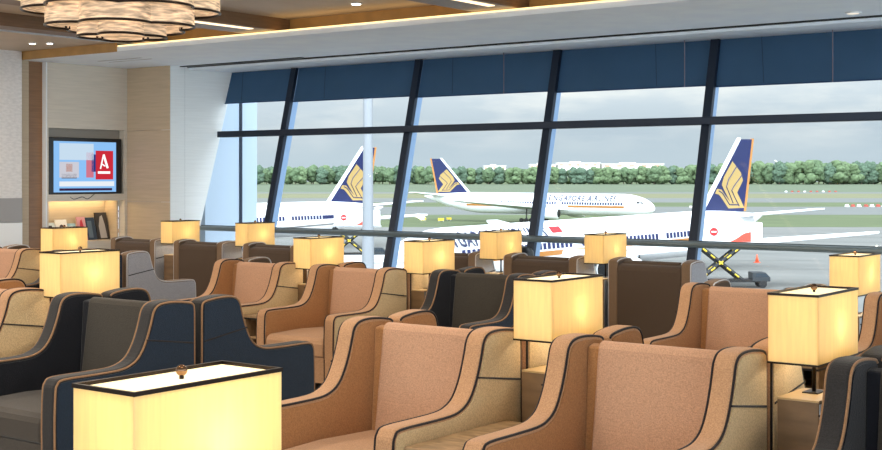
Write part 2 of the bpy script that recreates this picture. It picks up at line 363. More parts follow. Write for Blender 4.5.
# ------------------------------------------------------------------ chairs
PROF = catmull([(-1.0,.10), (-1.005,.40), (-1.0,.60), (-.985,.655), (-.94,.68), (-.75,.682), (-.58,.685), (-.50,.70), (-.44,.735), (-.395,.80), (-.365,.87), (-.345,.93), (-.328,.985), (-.298,1.018), (-.25,1.033), (-.18,1.036), (-.10,1.030), (-.03,1.018), (-.006,1.0)], 3)
def side_frame_mesh(sx, mats):
    a, b = (.345, .445) if sx > 0 else (-.445, -.345)
    m = MB(); poly = PROF + [(-.0, .96), (-.0, .10)]; m.prism(poly, a, b); return m
def inset(poly, d):
    out = []; n = len(poly)
    for i in range(n):
        p, q, r = Vector(poly[i-1]), Vector(poly[i]), Vector(poly[(i+1) % n])
        e1 = (q-p).normalized(); e2 = (r-q).normalized(); nn = Vector((-(e1.y+e2.y), e1.x+e2.x)); 
        if nn.length < 1e-6: nn = Vector((-e1.y, e1.x))
        nn.normalize(); out.append(tuple(q - nn*d))
    return out
def make_chair(name, label, loc, rz, sch, group, low=0):
    BAND, BACK, INN, OUT, SEAT, PIP, REAR = sch
    t = thing(name, label, 'armchair', loc, rz, group)
    full = PROF + [(0, .96), (0, .10)]
    for sx in (1, -1):
        fr = side_frame_mesh(sx, None).build('side_wing', BAND, t, bevel=.018, seg=3, smooth=False)
        xo, xi = sx*.445, sx*.345
        ins = inset(full, .022)
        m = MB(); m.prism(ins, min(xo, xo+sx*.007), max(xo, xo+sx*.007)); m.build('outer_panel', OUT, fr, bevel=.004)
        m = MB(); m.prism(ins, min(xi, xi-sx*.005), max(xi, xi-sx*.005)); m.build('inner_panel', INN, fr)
        m = MB(); m.tube([(xo-sx*.002, y, z) for y, z in inset(full, .010)], .0062, 6, True); m.build('outer_piping', PIP, fr, smooth=True)
        m = MB(); m.tube([(xi+sx*.002, y, z) for y, z in inset(PROF, .006)], .0062, 6); m.build('inner_piping', PIP, fr, smooth=True)
        m = MB(); m.tube([(xo+sx*.006, -.375, .825), (xo+sx*.007, -.025, .775)], .005, 6); m.build('panel_seam', BLK, fr)
    m = MB(); m.prism([(-.05,.10), (0,.10), (0,.92-low), (-.012,.955-low), (-.04,.972-low), (-.09,.985-low), (-.12,.99-low), (-.12,.4), (-.05,.4)], -.345, .345); m.build('back_shell', REAR, t, bevel=.012)
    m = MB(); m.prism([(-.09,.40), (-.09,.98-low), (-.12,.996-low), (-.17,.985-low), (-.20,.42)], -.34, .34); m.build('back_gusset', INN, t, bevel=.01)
    m = MB(); m.prism([(-.06,.42), (-.06,.965-low), (-.09,.995-low), (-.13,1.014-low), (-.16,1.008-low), (-.175,.98-low), (-.245,.44)], -.285, .335); m.build('back_cushion', BACK, t, bevel=.018, seg=3)
    m = MB(); m.prism([(-1.0,.32), (-1.0,.43), (-.985,.455), (-.95,.475), (-.6,.485), (-.2,.47), (-.2,.32)], -.335, .335); m.build('seat_cushion', SEAT, t, bevel=.02, seg=3)
    m = MB(); m.box(-.345, .345, -.985, -.05, .10, .32); m.build('seat_base', SEAT, t, bevel=.01)
    for x in (-.38, .38):
        for y in (-.93, -.07):
            m = MB(); m.lathe([(.018, 0), (.026, .10)], (x, y, 0), 10); m.build('leg', DKMET, t)
    return t
TAN = (F_BAND, F_BACK, F_INN, F_OUT, F_SEAT, BLK, F_OUT)
NAV = (N_BAND, N_BACK, N_INN, N_OUT, N_SEAT, TANP, N_OUT)
BRO = (B_BAND, B_BACK, B_BACK, B_OUT, B_BACK, GREYP, B_BACK)
PR = {}
def chair(kind, x, y, rev, label, group, z=0, sx=1):
    sch = {'tan': TAN, 'navy': NAV, 'brown': BRO}[kind]; rz = PI if rev else 0
    low = .05 if rev and y < 10 else 0; key = (kind, low)
    if key not in PR: PR[key] = make_chair('wing_armchair', label, (x, y, z), rz, sch, group, low); PR[key].scale = (sx, 1, 1); return PR[key]
    return dup(PR[key], (x, y, z), rz, label, group, (sx, 1, 1))
R1, R2, R3 = 5.28, 9.22, 11.30
G1, G1r, G2, G2r, G3 = 'wing armchairs in the nearest row', 'wing armchairs backing onto the nearest row', 'wing armchairs in the middle row', 'wing armchairs backing onto the middle row', 'brown-backed armchairs by the window'
chair('tan', -3.90, R1, 0, 'tan wing armchair in front at centre, left of the lamp with two stems showing', G1)
chair('tan', -2.65, R1, 0, 'large tan wing armchair in front, between two glowing box lamps right of centre', G1)
chair('navy', -1.385, R1, 0, 'charcoal and navy wing armchair cut by the right edge, beside the big lamp', G1)
chair('navy', -6.22, R1, 0, 'charcoal and navy wing armchair behind the huge corner lamp at left', G1, 0, 1.06)
chair('tan', -7.56, R1, 0, 'tan wing armchair cut by the left edge, just behind the navy chair arm', G1)
chair('tan', -3.90, R1+.04, 1, 'tan armchair of which only a wing tip shows above the centre front chair', G1r)
chair('tan', -2.65, R1+.04, 1, 'tan armchair of which only a wing tip shows right of the centre lamp', G1r)
chair('navy', -1.385, R1+.04, 1, 'navy armchair barely showing behind the chair at the right edge', G1r)
chair('navy', -6.22, R1+.04, 1, 'navy armchair seen side-on with a low blue arm, facing the windows', G1r, 0, 1.06)
chair('tan', -7.56, R1+.04, 1, 'tan armchair whose dark-piped wing tip shows at the far left edge', G1r)
for x, k, lab in ((-12.85, 'tan', 'tan wing armchair at the far left edge in the middle row'), (-11.5, 'navy', 'navy armchair mostly hidden behind the lamp left of the grey chair'), (-8.88, 'tan', 'tan wing armchair facing the room, left of the pair before the windows'),
                  (-7.63, 'tan', 'tan wing armchair with full seat showing, beside an open shelf table'), (-6.32, 'navy', 'charcoal and navy wing armchair in the middle row left of the centre lamp'), (-3.96, 'tan', 'tan wing armchair behind the big right-hand lamp'), (-2.57, 'tan', 'tan wing armchair at the right edge behind the navy one')):
    chair(k, x, R2+(0 if x > -7 else -.1), 0, lab, G2, FLOW)
for x, k, lab in ((-12.85, 'brown', 'grey-sided armchair with only its tip showing at far left'), (-11.5, 'brown', 'pale grey armchair seen side-on, facing the windows'), (-8.88, 'brown', 'armchair with only a grey wing tip showing behind the left tan chair'),
                  (-7.63, 'tan', 'tan armchair with only its wing tip showing behind the tan chair with the full seat'), (-6.32, 'navy', 'navy armchair with only its dark wing tip showing behind the centre lamp'), (-3.96, 'brown', 'grey armchair with its wing tip showing before the scissor lift')):
    chair(k, x, R2+.04+(0 if x > -7 else -.1), 1, lab, G2r, FLOW)
for x, lab in ((-5.93, 'broad brown armchair back with pale side, nearest the yellow scissor lift'), (-7.18, 'brown armchair back between two small lamps at centre'), (-8.43, 'brown armchair back mostly hidden behind the centre-left lamp'),
               (-11.03, 'dark brown armchair back under the aircraft windows at left'), (-12.28, 'brown armchair back with pale side right of the small wall-side lamp'), (-13.53, 'brown armchair back nearest the magazine shelf')):
    chair('brown', x, R3, 1, lab, G3, FLOW)

# ------------------------------------------------------------------ box lamps, plinths, side tables
def make_lamp(label, loc, group):
    # origin: foot of the lamp on the plinth, shade centre above
    t = thing('table_lamp', label, 'lamp', loc, 0, group)
    a, b, z0, z1 = .108, .238, .150, .430
    m = MB()
    for (x0, x1, y0, y1) in ((-a, a, -b, -b+.004), (-a, a, b-.004, b), (-a, -a+.004, -b, b), (a-.004, a, -b, b)): m.box(x0, x1, y0, y1, z0, z1)
    m.build('lamp_shade', SHADE, t)
    for nm, z, h in (('top_rim', z1, .010), ('bottom_rim', z0-.006, .008)):
        m = MB(); V = [[m.bm.verts.new((x*k, y*q, zz)) for x, y in ((-1,-1),(1,-1),(1,1),(-1,1))] for k, q, zz in ((a+.003,b+.003,z),(a+.003,b+.003,z+h),(a-.006,b-.006,z+h),(a-.006,b-.006,z))]
        for i in range(4):
            for k in range(4): m.bm.faces.new((V[i][k], V[i][(k+1) % 4], V[(i+1) % 4][(k+1) % 4], V[(i+1) % 4][k]))
        m.build(nm, DKMET, t)
    m = MB(); m.box(-a+.004, a-.004, -b+.004, b-.004, z1-.004, z1+.001); m.build('top_diffuser', DIFFT, t)
    m = MB(); m.sphere((0, 0, z1+.022), .0145, sub=3); m.build('finial', BALL, t, smooth=True)
    m = MB(); m.tube([(0,0,z1), (0,0,z1+.010)], .006, 8); m.build('finial_neck', DKMET, t)
    m = MB(); m.tube([(0, 0, .006), (0, 0, z1-.004)], .009, 10); m.build('stem', DKMET, t, smooth=True)
    m = MB(); m.box(-.035, .035, -.05, .05, 0, .006); m.build('base_plate', DKMET, t, bevel=.002)
    for s in (-1, 1):
        m = MB(); m.sphere((0, s*.07, .30), .022, sub=2); m.build('bulb', BULB, t, smooth=True)
    l = bpy.data.lights.new('lamp_light', 'POINT'); l.energy = 3.0; l.color = (1, .96, .84); l.shadow_soft_size = .04
    lo = bpy.data.objects.new('lamp_light', l); COL.objects.link(lo); lo.parent = t; lo.location = (0.045, 0.03, .29)
    return t
def make_plinth(label, loc):
    t = thing('lamp_plinth', label, 'plinth', loc, 0, 'square wood plinths under the box lamps')
    m = MB(); m.box(-.09, .09, -.15, .15, .02, .817); m.build('body', PLW, t, bevel=.003)
    m = MB(); m.box(-.091, .091, -.151, .151, .817, .825); m.build('plinth_top', mat('pale_wood_top', rgb(190,160,116), .3), t)
    m = MB(); m.box(.0905, .094, -.145, .145, .03, .81); m.build('metal_side', mat('satin_steel', rgb(190,196,204), .3, .8), t)
    m = MB(); m.box(-.08, .08, -.14, .14, 0, .02); m.build('foot', DKMET, t)
    return t
def make_table(label, loc, rz):
    t = thing('side_table', label, 'side table', loc, rz, 'narrow side tables between the armchairs')
    w = .168
    m = MB(); m.box(-w, w, -.93, -.17, .575, .60); m.build('table_top', TABW, t, bevel=.004)
    m = MB()
    for x0, x1 in ((-w, -w+.03), (w-.03, w)): m.box(x0, x1, -.92, -.18, .0, .56)
    m.box(-w+.03, w-.03, -.20, -.18, .0, .56); m.build('carcass', TABW, t)
    for z in (.05, .22, .39):
        m = MB(); m.box(-w+.03, w-.03, -.91, -.2, z, z+.02); m.build('shelf', TABW, t)
    m = MB(); m.box(-w, w, -.925, -.18, .561, .574); m.build('dark_edge', BLACK, t)
    return t
lamps = [(-1.95, 5.20, 0, 'large glowing box lamp at right in front, on the steel-sided plinth'), (-3.23, 5.20, 0, 'glowing box lamp at centre between the two front tan armchairs'), (-6.94, 5.22, 0, 'glowing box lamp at left above the navy armchair in front'),
         (-3.20, 9.33, 1, 'glowing box lamp near the right edge, further back'), (-8.24, 9.0, 1, 'glowing box lamp between two tan armchairs left of centre'), (-7.03, 9.15, 1, 'glowing box lamp just left of the middle navy armchair'), (-12.16, 9.04, 1, 'glowing box lamp standing before the magazine shelf at left'),
         (-7.65, 11.22, 1, 'small glowing lamp left of the lone brown armchair back at centre'), (-6.41, 11.27, 1, 'small glowing lamp beside the broadest brown armchair back'), (-11.53, 11.45, 1, 'small glowing lamp before the dark left window mullion'), (-12.83, 11.38, 1, 'small glowing lamp before the white end wall')]
LP = None; PP = None; TP = None
for (L, y, lev, lab) in lamps:
    z = FLOW if lev else 0; cx = L-.108; cy = y+.235
    g = 'glowing box lamps on plinths'
    if not LP: LP = make_lamp(lab, (cx, cy, z+.825), g)
    else: dup(LP, (cx, cy, z+.825), 0, lab)
    pl = lab.replace('glowing box lamp', 'wood plinth under the box lamp').replace('glowing lamp', 'wood plinth under the lamp')
    if not PP: PP = make_plinth(pl, (cx+.01, cy-.06, z))
    else: dup(PP, (cx+.01, cy-.06, z), 0, pl)
    row = R1 if not lev else (R2 if y < 10 else R3)
    tcx = L-.05
    if row != R3:
        tl = 'side table before the ' + lab.replace('large ', '').replace('glowing ', '')
        tcx = {-1.95: -2.02, -3.23: -3.275, -6.94: -6.905, -3.20: -3.28, -8.24: -8.25, -7.03: -6.985, -12.16: -12.16}[L]
        if not TP: TP = make_table(tl, (tcx, row, z), 0)
        else: dup(TP, (tcx, row, z), 0, tl)
# the huge lamp in the near corner, with its own plinth
near_c = (-2.305-.108, 1.92+.25)
dup(LP, (near_c[0], near_c[1], .825), 0, 'huge glowing box lamp cropped by the bottom left of the picture')
dup(PP, (near_c[0]+.01, near_c[1]-.06, 0), 0, 'wood plinth under the huge box lamp at the bottom left')

# ------------------------------------------------------------------ ceiling lights and chandelier
def downlight(x, y, z, lab, st, r=.05):
    t = thing('downlight', lab, 'ceiling light', (x, y, z), 0, 'small round ceiling downlights')
    m = MB(); m.lathe([(r, -.012), (r+.015, -.012), (r+.018, -.002), (r+.018, 0), (r, 0)], n=24); m.build('trim_ring', WHITE, t, smooth=True)
    m = MB(); m.lathe([(r*.96, -.016), (r*.96, -.0125)], n=24); m.build('lens', emit('downlight_%g' % st, (1,.92,.78,1), st), t)
    return t
downlight(-9.1, 10.66, CZ, 'bright round downlight in the upper ceiling near top centre-left', 8)
for x in (-11.8, -9.1, -6.4, -3.7, -1.0):  # unseen downlights added above the seating to warm and brighten the room
    for y in (1.5, 4.6, 7.8):
        d_ = downlight(x, y, CZ, 'round warm ceiling downlight over the armchairs, above the frame', 8)
        l = bpy.data.lights.new('downlight_light', 'AREA'); l.shape = 'DISK'; l.size = .22; l.energy = 30; l.color = (1,.88,.72)
        lo = bpy.data.objects.new('downlight_light', l); COL.objects.link(lo); lo.parent = d_; lo.location = (0,0,-.03)
for y in (3.5, 6.5, 8.8):  # unseen downlights added to brighten the left wall
    d_ = downlight(-14.3, y, 3.49, 'round warm downlight in the left soffit, above the frame', 8)
    l = bpy.data.lights.new('downlight_light', 'AREA'); l.shape = 'DISK'; l.size = .2; l.energy = 26; l.color = (1,.9,.78)
    lo = bpy.data.objects.new('downlight_light', l); COL.objects.link(lo); lo.parent = d_; lo.location = (0,0,-.03)
downlight(-14.35, 10.35, 3.49, 'left one of the pair of tiny downlights over the left wall', 9, .035)
downlight(-14.15, 10.47, 3.49, 'right one of the pair of tiny downlights over the left wall', 9, .035)
downlight(-4.43, 12.75, SZ, 'pale unlit downlight in the white soffit at top right', .6, .06)  # lens given a weak glow so it reads pale

def lobed(rad, lobe, n, a0, z0, z1, steps=14):
    pts = []
    for i in range(n):
        a = a0 + 2*PI*i/n; c = Vector((math.cos(a)*rad, math.sin(a)*rad))
        half = PI/n*1.0 + math.asin(min(1, rad*math.sin(PI/n)/lobe)) if True else 0
        for k in range(steps):
            b = a - half + 2*half*k/steps
            pts.append((c.x + lobe*math.cos(b), c.y + lobe*math.sin(b)))
    return pts
ch = thing('chandelier', 'large chandelier of scalloped woven fabric drums with black rims, hanging top left', 'chandelier')
dc = W(-2.70, 11.0); ch.location = (dc.x, dc.y, -.02)
def tier(rad, lobe, n, a0, z0, z1):
    pts = lobed(rad, lobe, n, a0, z0, z1); N = len(pts)
    m = MB(); A = [m.bm.verts.new((x, y, z0)) for x, y in pts]; B = [m.bm.verts.new((x, y, z1)) for x, y in pts]
    for i in range(N): m.bm.faces.new((A[i], A[(i+1) % N], B[(i+1) % N], B[i]))
    sh = m.build('fabric_drum', CHAND, ch); so = sh.modifiers.new('s', 'SOLIDIFY'); so.thickness = .006
    for z in (z0, z1):
        m = MB(); m.tube([(x, y, z) for x, y in pts], .011, 6, True); m.build('rim', DKMET, sh, smooth=True)
    m = MB(); ins = [(x*.93, y*.93, z0+.02) for x, y in pts]; m.poly(ins); m.build('diffuser', CHAND, sh)
    for i in range(n):
        x, y = pts[i*14]; m = MB()
        for s in (-.028, .028):
            dx, dy = -y/math.hypot(x, y)*s, x/math.hypot(x, y)*s
            m.tube([(x*1.01+dx, y*1.01+dy, z0), (x*1.01+dx, y*1.01+dy, z1)], .010, 6)
        m.build('rib', DKMET, sh)
tier(.46, .36, 6, AY+.2, 3.17, 3.54)
tier(.33, .30, 5, AY-PI/2+.1, 3.035, 3.42)
tier(.18, .19, 4, AY-PI/2+.2, 2.955, 3.2)
m = MB(); m.tube([(0,0,3.4), (0,0,CZ)], .03, 10); m.build('stem', DKMET, ch)
l = bpy.data.lights.new('chandelier_light', 'POINT'); l.energy = 9; l.color = (1,.82,.58); l.shadow_soft_size = .15
lo = bpy.data.objects.new('chandelier_light', l); COL.objects.link(lo); lo.parent = ch; lo.location = (0,0,3.46)

# ------------------------------------------------------------------ outside
GZ = EYE - 13.5
APR = mat('concrete_apron', rgb(111,111,108), .8, vary=.09, scale=.05, stretch=(1,3,1))
TAXI = mat('asphalt_taxiway', rgb(103,105,103), .85, vary=.06, scale=.03, stretch=(1,4,1))
GR1 = mat('green_grass', rgb(82,93,60), .95, vary=.14, scale=.03, stretch=(1,4,1))
GR2 = mat('dry_grass', rgb(108,108,78), .95, vary=.12, scale=.02, stretch=(1,5,1))
GR3 = mat('far_green_grass', rgb(90,100,79), .95, vary=.10, scale=.02, stretch=(1,5,1))
strips = [(20, 350, APR, 'ground_apron'), (350, 465, GR1, 'ground_grass'), (465, 590, TAXI, 'ground_taxiway'), (590, 690, GR1, 'ground_grass'), (690, 830, TAXI, 'ground_taxiway'), (830, 1060, GR2, 'ground_grass'), (1060, 1150, TAXI, 'ground_taxiway'), (1150, 1250, GR3, 'ground_grass')]
for i, (d0, d1, mt, nm) in enumerate(strips):
    m = MB(); a = [W(-900, d0, GZ), W(1200, d0, GZ), W(1200, d1, GZ), W(-900, d1, GZ)]
    m.poly([tuple(p) for p in a]); struct(nm, m, mt, fix=False)
m = MB(); m.poly([tuple(p) for p in (W(-900,1250,GZ), W(1200,1250,GZ), W(1200,1500,EYE-8.3), W(-900,1500,EYE-8.3))]); struct('ground_bank', m, GR3, fix=False)
m = MB(); m.poly([tuple(p) for p in (W(-900,1500,EYE-8.3), W(1500,1500,EYE-8.3), W(1500,2300,EYE-8.3), W(-900,2300,EYE-8.3))]); struct('ground_woods', m, GR1, fix=False)
# apron joints
m = MB()
for k in range(9):
    d = 150+k*20; 
    m.poly([tuple(p) for p in (W(20, d, GZ+.02), W(110, d, GZ+.02), W(110, d+.5, GZ+.02), W(20, d+.5, GZ+.02))])
struct('ground_apron_joints', m, TAXI, fix=False)

LEAF = [mat('leaves_a', rgb(84,103,74), .9, vary=.3, scale=.5), mat('leaves_b', rgb(78,98,80), .9, vary=.3, scale=.5), mat('leaves_c', rgb(92,110,78), .9, vary=.3, scale=.5)]
BARK = mat('bark', rgb(96,84,70), .9)
protos = []
for v in range(3):
    t = thing('broadleaf_tree', 'rounded green tree in the belt beyond the airfield', 'tree', (0,0,0), 0, 'trees in the belt beyond the airfield')
    m = MB(); rr = random.Random(v+3)
    for k in range(15):
        a = rr.uniform(0, 2*PI); hz = rr.uniform(3, 14.5) if k else 15.5; r = rr.uniform(0, 7.0)*(1.05-hz/20); c = (r*math.cos(a), r*math.sin(a), hz)
        vs = m.sphere(c, rr.uniform(2.8, 4.4), sz=.9, sub=3)
        for q in vs:
            n_ = noise.noise(Vector(q.co)*.45 + Vector((v*9,k*3,0))); n2 = noise.noise(Vector(q.co)*1.3); d = (q.co-Vector(c)); q.co = Vector(c) + d*(1+.30*n_+.34*n2)
    m.build('crown', LEAF[v], t, smooth=True)
    m = MB(); m.tube([(0,0,-1), (.2,.1,5), (0,0,9)], .5, 8, r2=.25); m.build('trunk', BARK, t)
    protos.append(t)
random.seed(11); first = [True]*3; k = 0
for row, (d, step) in enumerate(((1500, 13.2), (1540, 15.0))):
    R = -235 + row*6
    while R < 560:
        px = 441+1300*R/d
        h = 21.5 if px < 480 else (19.5 if px < 640 else 20 + 7*min(1, max(0, (px-640))/150))
        h *= random.uniform(.9, 1.1); s = h/19.5
        loc = W(R, d+random.uniform(-8, 8), EYE-8.3); v = random.randrange(3); sc = (s*random.uniform(.95,1.2), s*random.uniform(.95,1.2), s)
        if first[v]: o = protos[v]; first[v] = False; o.location = loc; o.scale = sc; o.rotation_euler = (0,0,random.uniform(0,6))
        else: o = dup(protos[v], loc, random.uniform(0, 6), scale=sc)
        R += step*.82*random.uniform(.8, 1.2); k += 1
# far white buildings
CON = mat('hazy_white_concrete', rgb(226,222,216), .7); ROOFR = mat('rust_roof', rgb(196,150,130), .7)
for x0, x1, yt, lab in ((484, 506, 165, 'small white building roof above the trees left of the centre mullion'), (530, 556, 163.5, 'low white building above the trees right of the centre mullion'), (558, 600, 162, 'long white building with rusty patches above the trees'), (602, 664, 163, 'long pale flat-roofed building above the trees on the right'), (862, 880, 166, 'white building hidden in the trees at the right')):
    d = 2100; r0, r1 = (x0-441)/1300*d, (x1-441)/1300*d; zt = EYE + (177-yt)/1300*d
    t = thing('distant_building', lab, 'building', W((r0+r1)/2, d, EYE-8.3), AY, 'buildings beyond the trees'); w = (r1-r0)/2; h = zt-(EYE-8.3)
    m = MB(); m.box(-w, w, 0, 30, 0, h-2); m.build('walls', CON, t)
    m = MB(); m.box(-w-1, w+1, -1, 31, h-2, h-1); m.box(-w*.4, w*.1, 5, 20, h-1, h+1); m.build('roof', CON, t)
    m = MB()
    for q in range(5): m.box(-w+ w*2*(q+.2)/5, -w+w*2*(q+.6)/5, -.3, 0, h-6, h-3.4)
    m.build('window_row', ROOFR, t)

# ---- aircraft
PW = mat('aircraft_white', rgb(244,245,248), .35); PB = mat('aircraft_navy', rgb(0,20,76), .4); PG = mat('aircraft_gold', rgb(168,140,84), .4); PO = mat('aircraft_orange', rgb(180,120,58), .4)
PGR = mat('aircraft_grey', rgb(186,190,196), .45, .2); PRED = mat('flag_red', rgb(180,30,40), .5); PST = mat('stripe_gold', rgb(206,160,90), .4)
def fus(s):      # radius, centre z
    L = 73.9; R = 3.1; zc = 5.4
    if s < 9:
        k = s/9; r = R*math.sqrt(max(0, 1-(1-k)**2.1)); return max(r, .05), zc - .9*(1-k)**1.6
    if s > 54:
        k = (s-54)/(L-54); r = R*(1-k**1.7*.93); return r, zc + 1.75*k**1.4
    return R, zc
def side_pt(s, z, side, off=.03):
    r, zc = fus(s); r += off; dz = max(-r*.98, min(r*.98, z-zc)); return (60-s, side*math.sqrt(r*r-dz*dz), zc+dz)
def text_mesh(txt, size):
    c = bpy.data.curves.new('t', 'FONT'); c.body = txt; c.size = size; c.resolution_u = 2; c.offset = .045; c.space_character = 1.12
    o = bpy.data.objects.new('t', c); COL.objects.link(o); dg = bpy.context.evaluated_depsgraph_get(); dg.update()
    me = bpy.data.meshes.new_from_object(o.evaluated_get(dg)); vs = [v.co.copy() for v in me.vertices]; fs = [tuple(p.vertices) for p in me.polygons]
    bpy.data.objects.remove(o); return vs, fs
TV_, TF_ = text_mesh('SINGAPORE AIRLINES', 2.0); TWD = max(v.x for v in TV_)
FIN = [(58.5, 8.0), (68.3, 18.6), (71.8, 18.6), (69.6, 8.0)]
def finmap(px, py):     # drawn marks of the tail emblem, in sketch units, to fin metres
    t = (388-py)/340; z = 8.2+t*10.3; xl = 50+360*t; xt = 342+120*t; f = (px-xl)/(xt-xl); s0 = 58.6+9.7*t; s1 = 69.6+2.2*t
    return s0+f*(s1-s0), z
def make_airliner(label, windows=True, text_s=(6, 27), flag_left=False):
    t = thing('airliner', label, 'aircraft', (0,0,0), 0, 'white airliners with navy tails')
    m = MB(); R = []; N = 28
    ss = [0,.15,.5,1,2,3.5,5,7,9,15,25,35,45,54,57,60,63,66,69,71.5,73.9]
    for s in ss:
        r, zc = fus(s); R.append([(60-s, r*math.sin(2*PI*k/N), zc+r*math.cos(2*PI*k/N)) for k in range(N)])
    m.rings(R); fu = m.build('fuselage', PW, t, smooth=True)
    for side in (1, -1):
        m = MB()
        n = 62
        for i in range(n):
            s = 8.5 + i*0.78
            if 27 < s < 28.2 or 44 < s < 45.2: continue
            a = [side_pt(s, 5.35, side), side_pt(s+.56, 5.35, side), side_pt(s+.56, 6.1, side), side_pt(s, 6.1, side)]
            m.poly(a)
        m.build('window_row', PB, fu, fix=False)
        m = MB()
        for s0 in range(8, 58, 2): m.poly([side_pt(s0, 4.55, side, .03), side_pt(s0+2, 4.55, side, .03), side_pt(s0+2, 5.15, side, .03), side_pt(s0, 5.15, side, .03)])
        m.build('gold_stripe', PO, fu, fix=False)
        m = MB()
        for s0 in range(54, 60, 2): m.poly([side_pt(s0, 5.4, side, .04), side_pt(s0+2, 5.4, side, .04), side_pt(s0+2, 6.05, side, .04), side_pt(s0, 6.05, side, .04)])
        m.build('blue_stripe', PB, fu, fix=False)
        # name
        s0, s1 = text_s; m = MB()
        V = []
        for v in TV_:
            u = v.x/TWD; s = s0+u*(s1-s0) if side > 0 else s1-u*(s1-s0)
            V.append(m.bm.verts.new(side_pt(s, 6.45+v.y*1.12, side, .15)))
        for f in TF_:
            try: m.bm.faces.new([V[i] for i in f])
            except ValueError: pass
        m.build('name_lettering', mat('lettering_blue', rgb(26,34,70), .5), fu, fix=False)
        m = MB(); fs_ = s1+1.0
        m.poly([side_pt(fs_, 7.2, side, .06), side_pt(fs_+1.9, 7.2, side, .06), side_pt(fs_+1.9, 7.9, side, .06), side_pt(fs_, 7.9, side, .06)]); m.build('flag', PRED, fu, fix=False)
        m = MB()
        for s_ in (6.6, 26.6, 43.6, 60.2):
            P = [side_pt(s_, 4.6, side, .03), side_pt(s_+1.0, 4.6, side, .03), side_pt(s_+1.0, 6.6, side, .03), side_pt(s_, 6.6, side, .03)]
            m.tube(P, .045, 4, True)
        m.build('door_outline', PGR, fu)
        # cockpit
        m = MB(); m.poly([side_pt(2.4, 5.75, side, .04), side_pt(4.6, 5.9, side, .04), side_pt(4.4, 6.55, side, .04), side_pt(3.2, 6.4, side, .05)]); m.build('cockpit_window', BLACK, fu, fix=False)
        # wing
        m = MB(); y0, y1 = side*2.2, side*30.4
        m.hexa([(60-24.5,y0,3.6),(60-40,y0,3.7),(60-50.2,y1,6.6),(60-47.8,y1,6.6),(60-24.5,y0,5.0),(60-40,y0,4.3),(60-50.2,y1,6.9),(60-47.8,y1,6.95)]); m.build('wing', PGR if False else PW, t, bevel=.1)
        m = MB(); m.hexa([(60-65,side*.8,7.2),(60-70.5,side*.8,7.2),(60-73.4,side*10.7,8.3),(60-71.2,side*10.7,8.3),(60-65,side*.8,7.7),(60-70.5,side*.8,7.5),(60-73.4,side*10.7,8.5),(60-71.2,side*10.7,8.55)]); m.build('tailplane', PW, t, bevel=.05)
        m = MB(); m.lathe([(1.25,0),(1.6,-.3),(1.7,-2),(1.55,-4.5),(1.0,-6),(.4,-7)], (60-25, side*9.6, 3.0), 20, 'x'); en = m.build('engine', PW, t, smooth=True)
        m = MB(); m.box(60-31, 60-27, side*9.6-.15, side*9.6+.15, 4.2, 5.2); m.build('pylon', PGR, en)
        m = MB(); m.lathe([(1.2,.02),(1.2,-.2)], (60-25, side*9.6, 3.0), 20, 'x'); m.build('intake', BLACK, en)
        m = MB()
        for s_ in (35.5, 37, 38.5): m.lathe([(.65,-.25),(.65,.25)], (60-s_, side*5.5, .65), 16, 'y')
        m.tube([(60-37, side*5.5, .7), (60-37, side*5.2, 4)], .2, 8); m.build('main_gear', BLACK, t)
    m = MB(); m.lathe([(.5,-.4),(.5,.4)], (60-6.5, 0, .5), 16, 'y'); m.tube([(60-6.5,0,.6),(60-6.5,0,3)], .15, 8); m.build('nose_gear', BLACK, t)
    def finpoly(P, w, nm, mt, parent):
        m = MB(); m.prism([(60-s, z) for s, z in P], -w, w, 'y'); return m.build(nm, mt, parent)
    tf = finpoly(FIN, .15, 'tail_fin', PB, t)
    finpoly([(57.8,8.0),(58.6,8.0),(68.5,18.6),(68.5,18.8),(68.0,18.8)], .16, 'leading_edge', PW, tf)
    finpoly([(69.1,8.0),(69.7,8.0),(72.0,18.6),(72.0,18.7),(71.5,18.7)], .155, 'rudder_stripe', PO, tf)
    out = [(320,150),(350,205),(354,245),(302,302),(335,378),(225,376),(205,345),(182,308),(158,302),(178,280),(205,284),(218,310),(245,345),(225,300),(214,262),(240,225)]
    for side in (1, -1):
        m = MB(); m.poly([(60-finmap(x,y)[0], side*.165, finmap(x,y)[1]) for x, y in out]); bd = m.build('bird_emblem', PG, tf, fix=False)
        m = MB()
        for ln in ([(332,178),(262,240),(240,272),(250,310),(262,352)], [(350,222),(290,270),(268,290),(280,325),(300,368)], [(186,290),(205,300),(236,358),(300,362)]):
            m.tube([(60-finmap(x,y)[0], side*.17, finmap(x,y)[1]) for x, y in ln], .09, 4)
        m.build('emblem_lines', PB, bd)
    return t
def place_air(t, R0, D0, h, pit, sc, dz, kx=1):
    p = W(R0, D0, EYE+dz); t.location = p
    t.rotation_mode = 'XYZ'; t.rotation_euler = (0, pit, h+AY); t.scale = (sc*kx, sc, sc)
a1 = make_airliner('nearest white airliner stretching behind the lamps to the navy tail at right', text_s=(5.5, 23))
a2 = dup(a1, label='white airliner at left whose navy tail stands behind the pale pole')
a3 = make_airliner('whole white airliner out on the field, small navy tail at its left end', text_s=(10.5, 31.5)); a3['group'] = 'white airliners with navy tails'
place_air(a1, 39.0, 190.0, 3.95, .017, 1.03, -13.6, 1.06)
place_air(a2, -20.56, 248.9, 4.045, .002, 1.03, -13.37)
place_air(a3, 7.3, 398.4, -.503, .005, 1.016, -13.28)

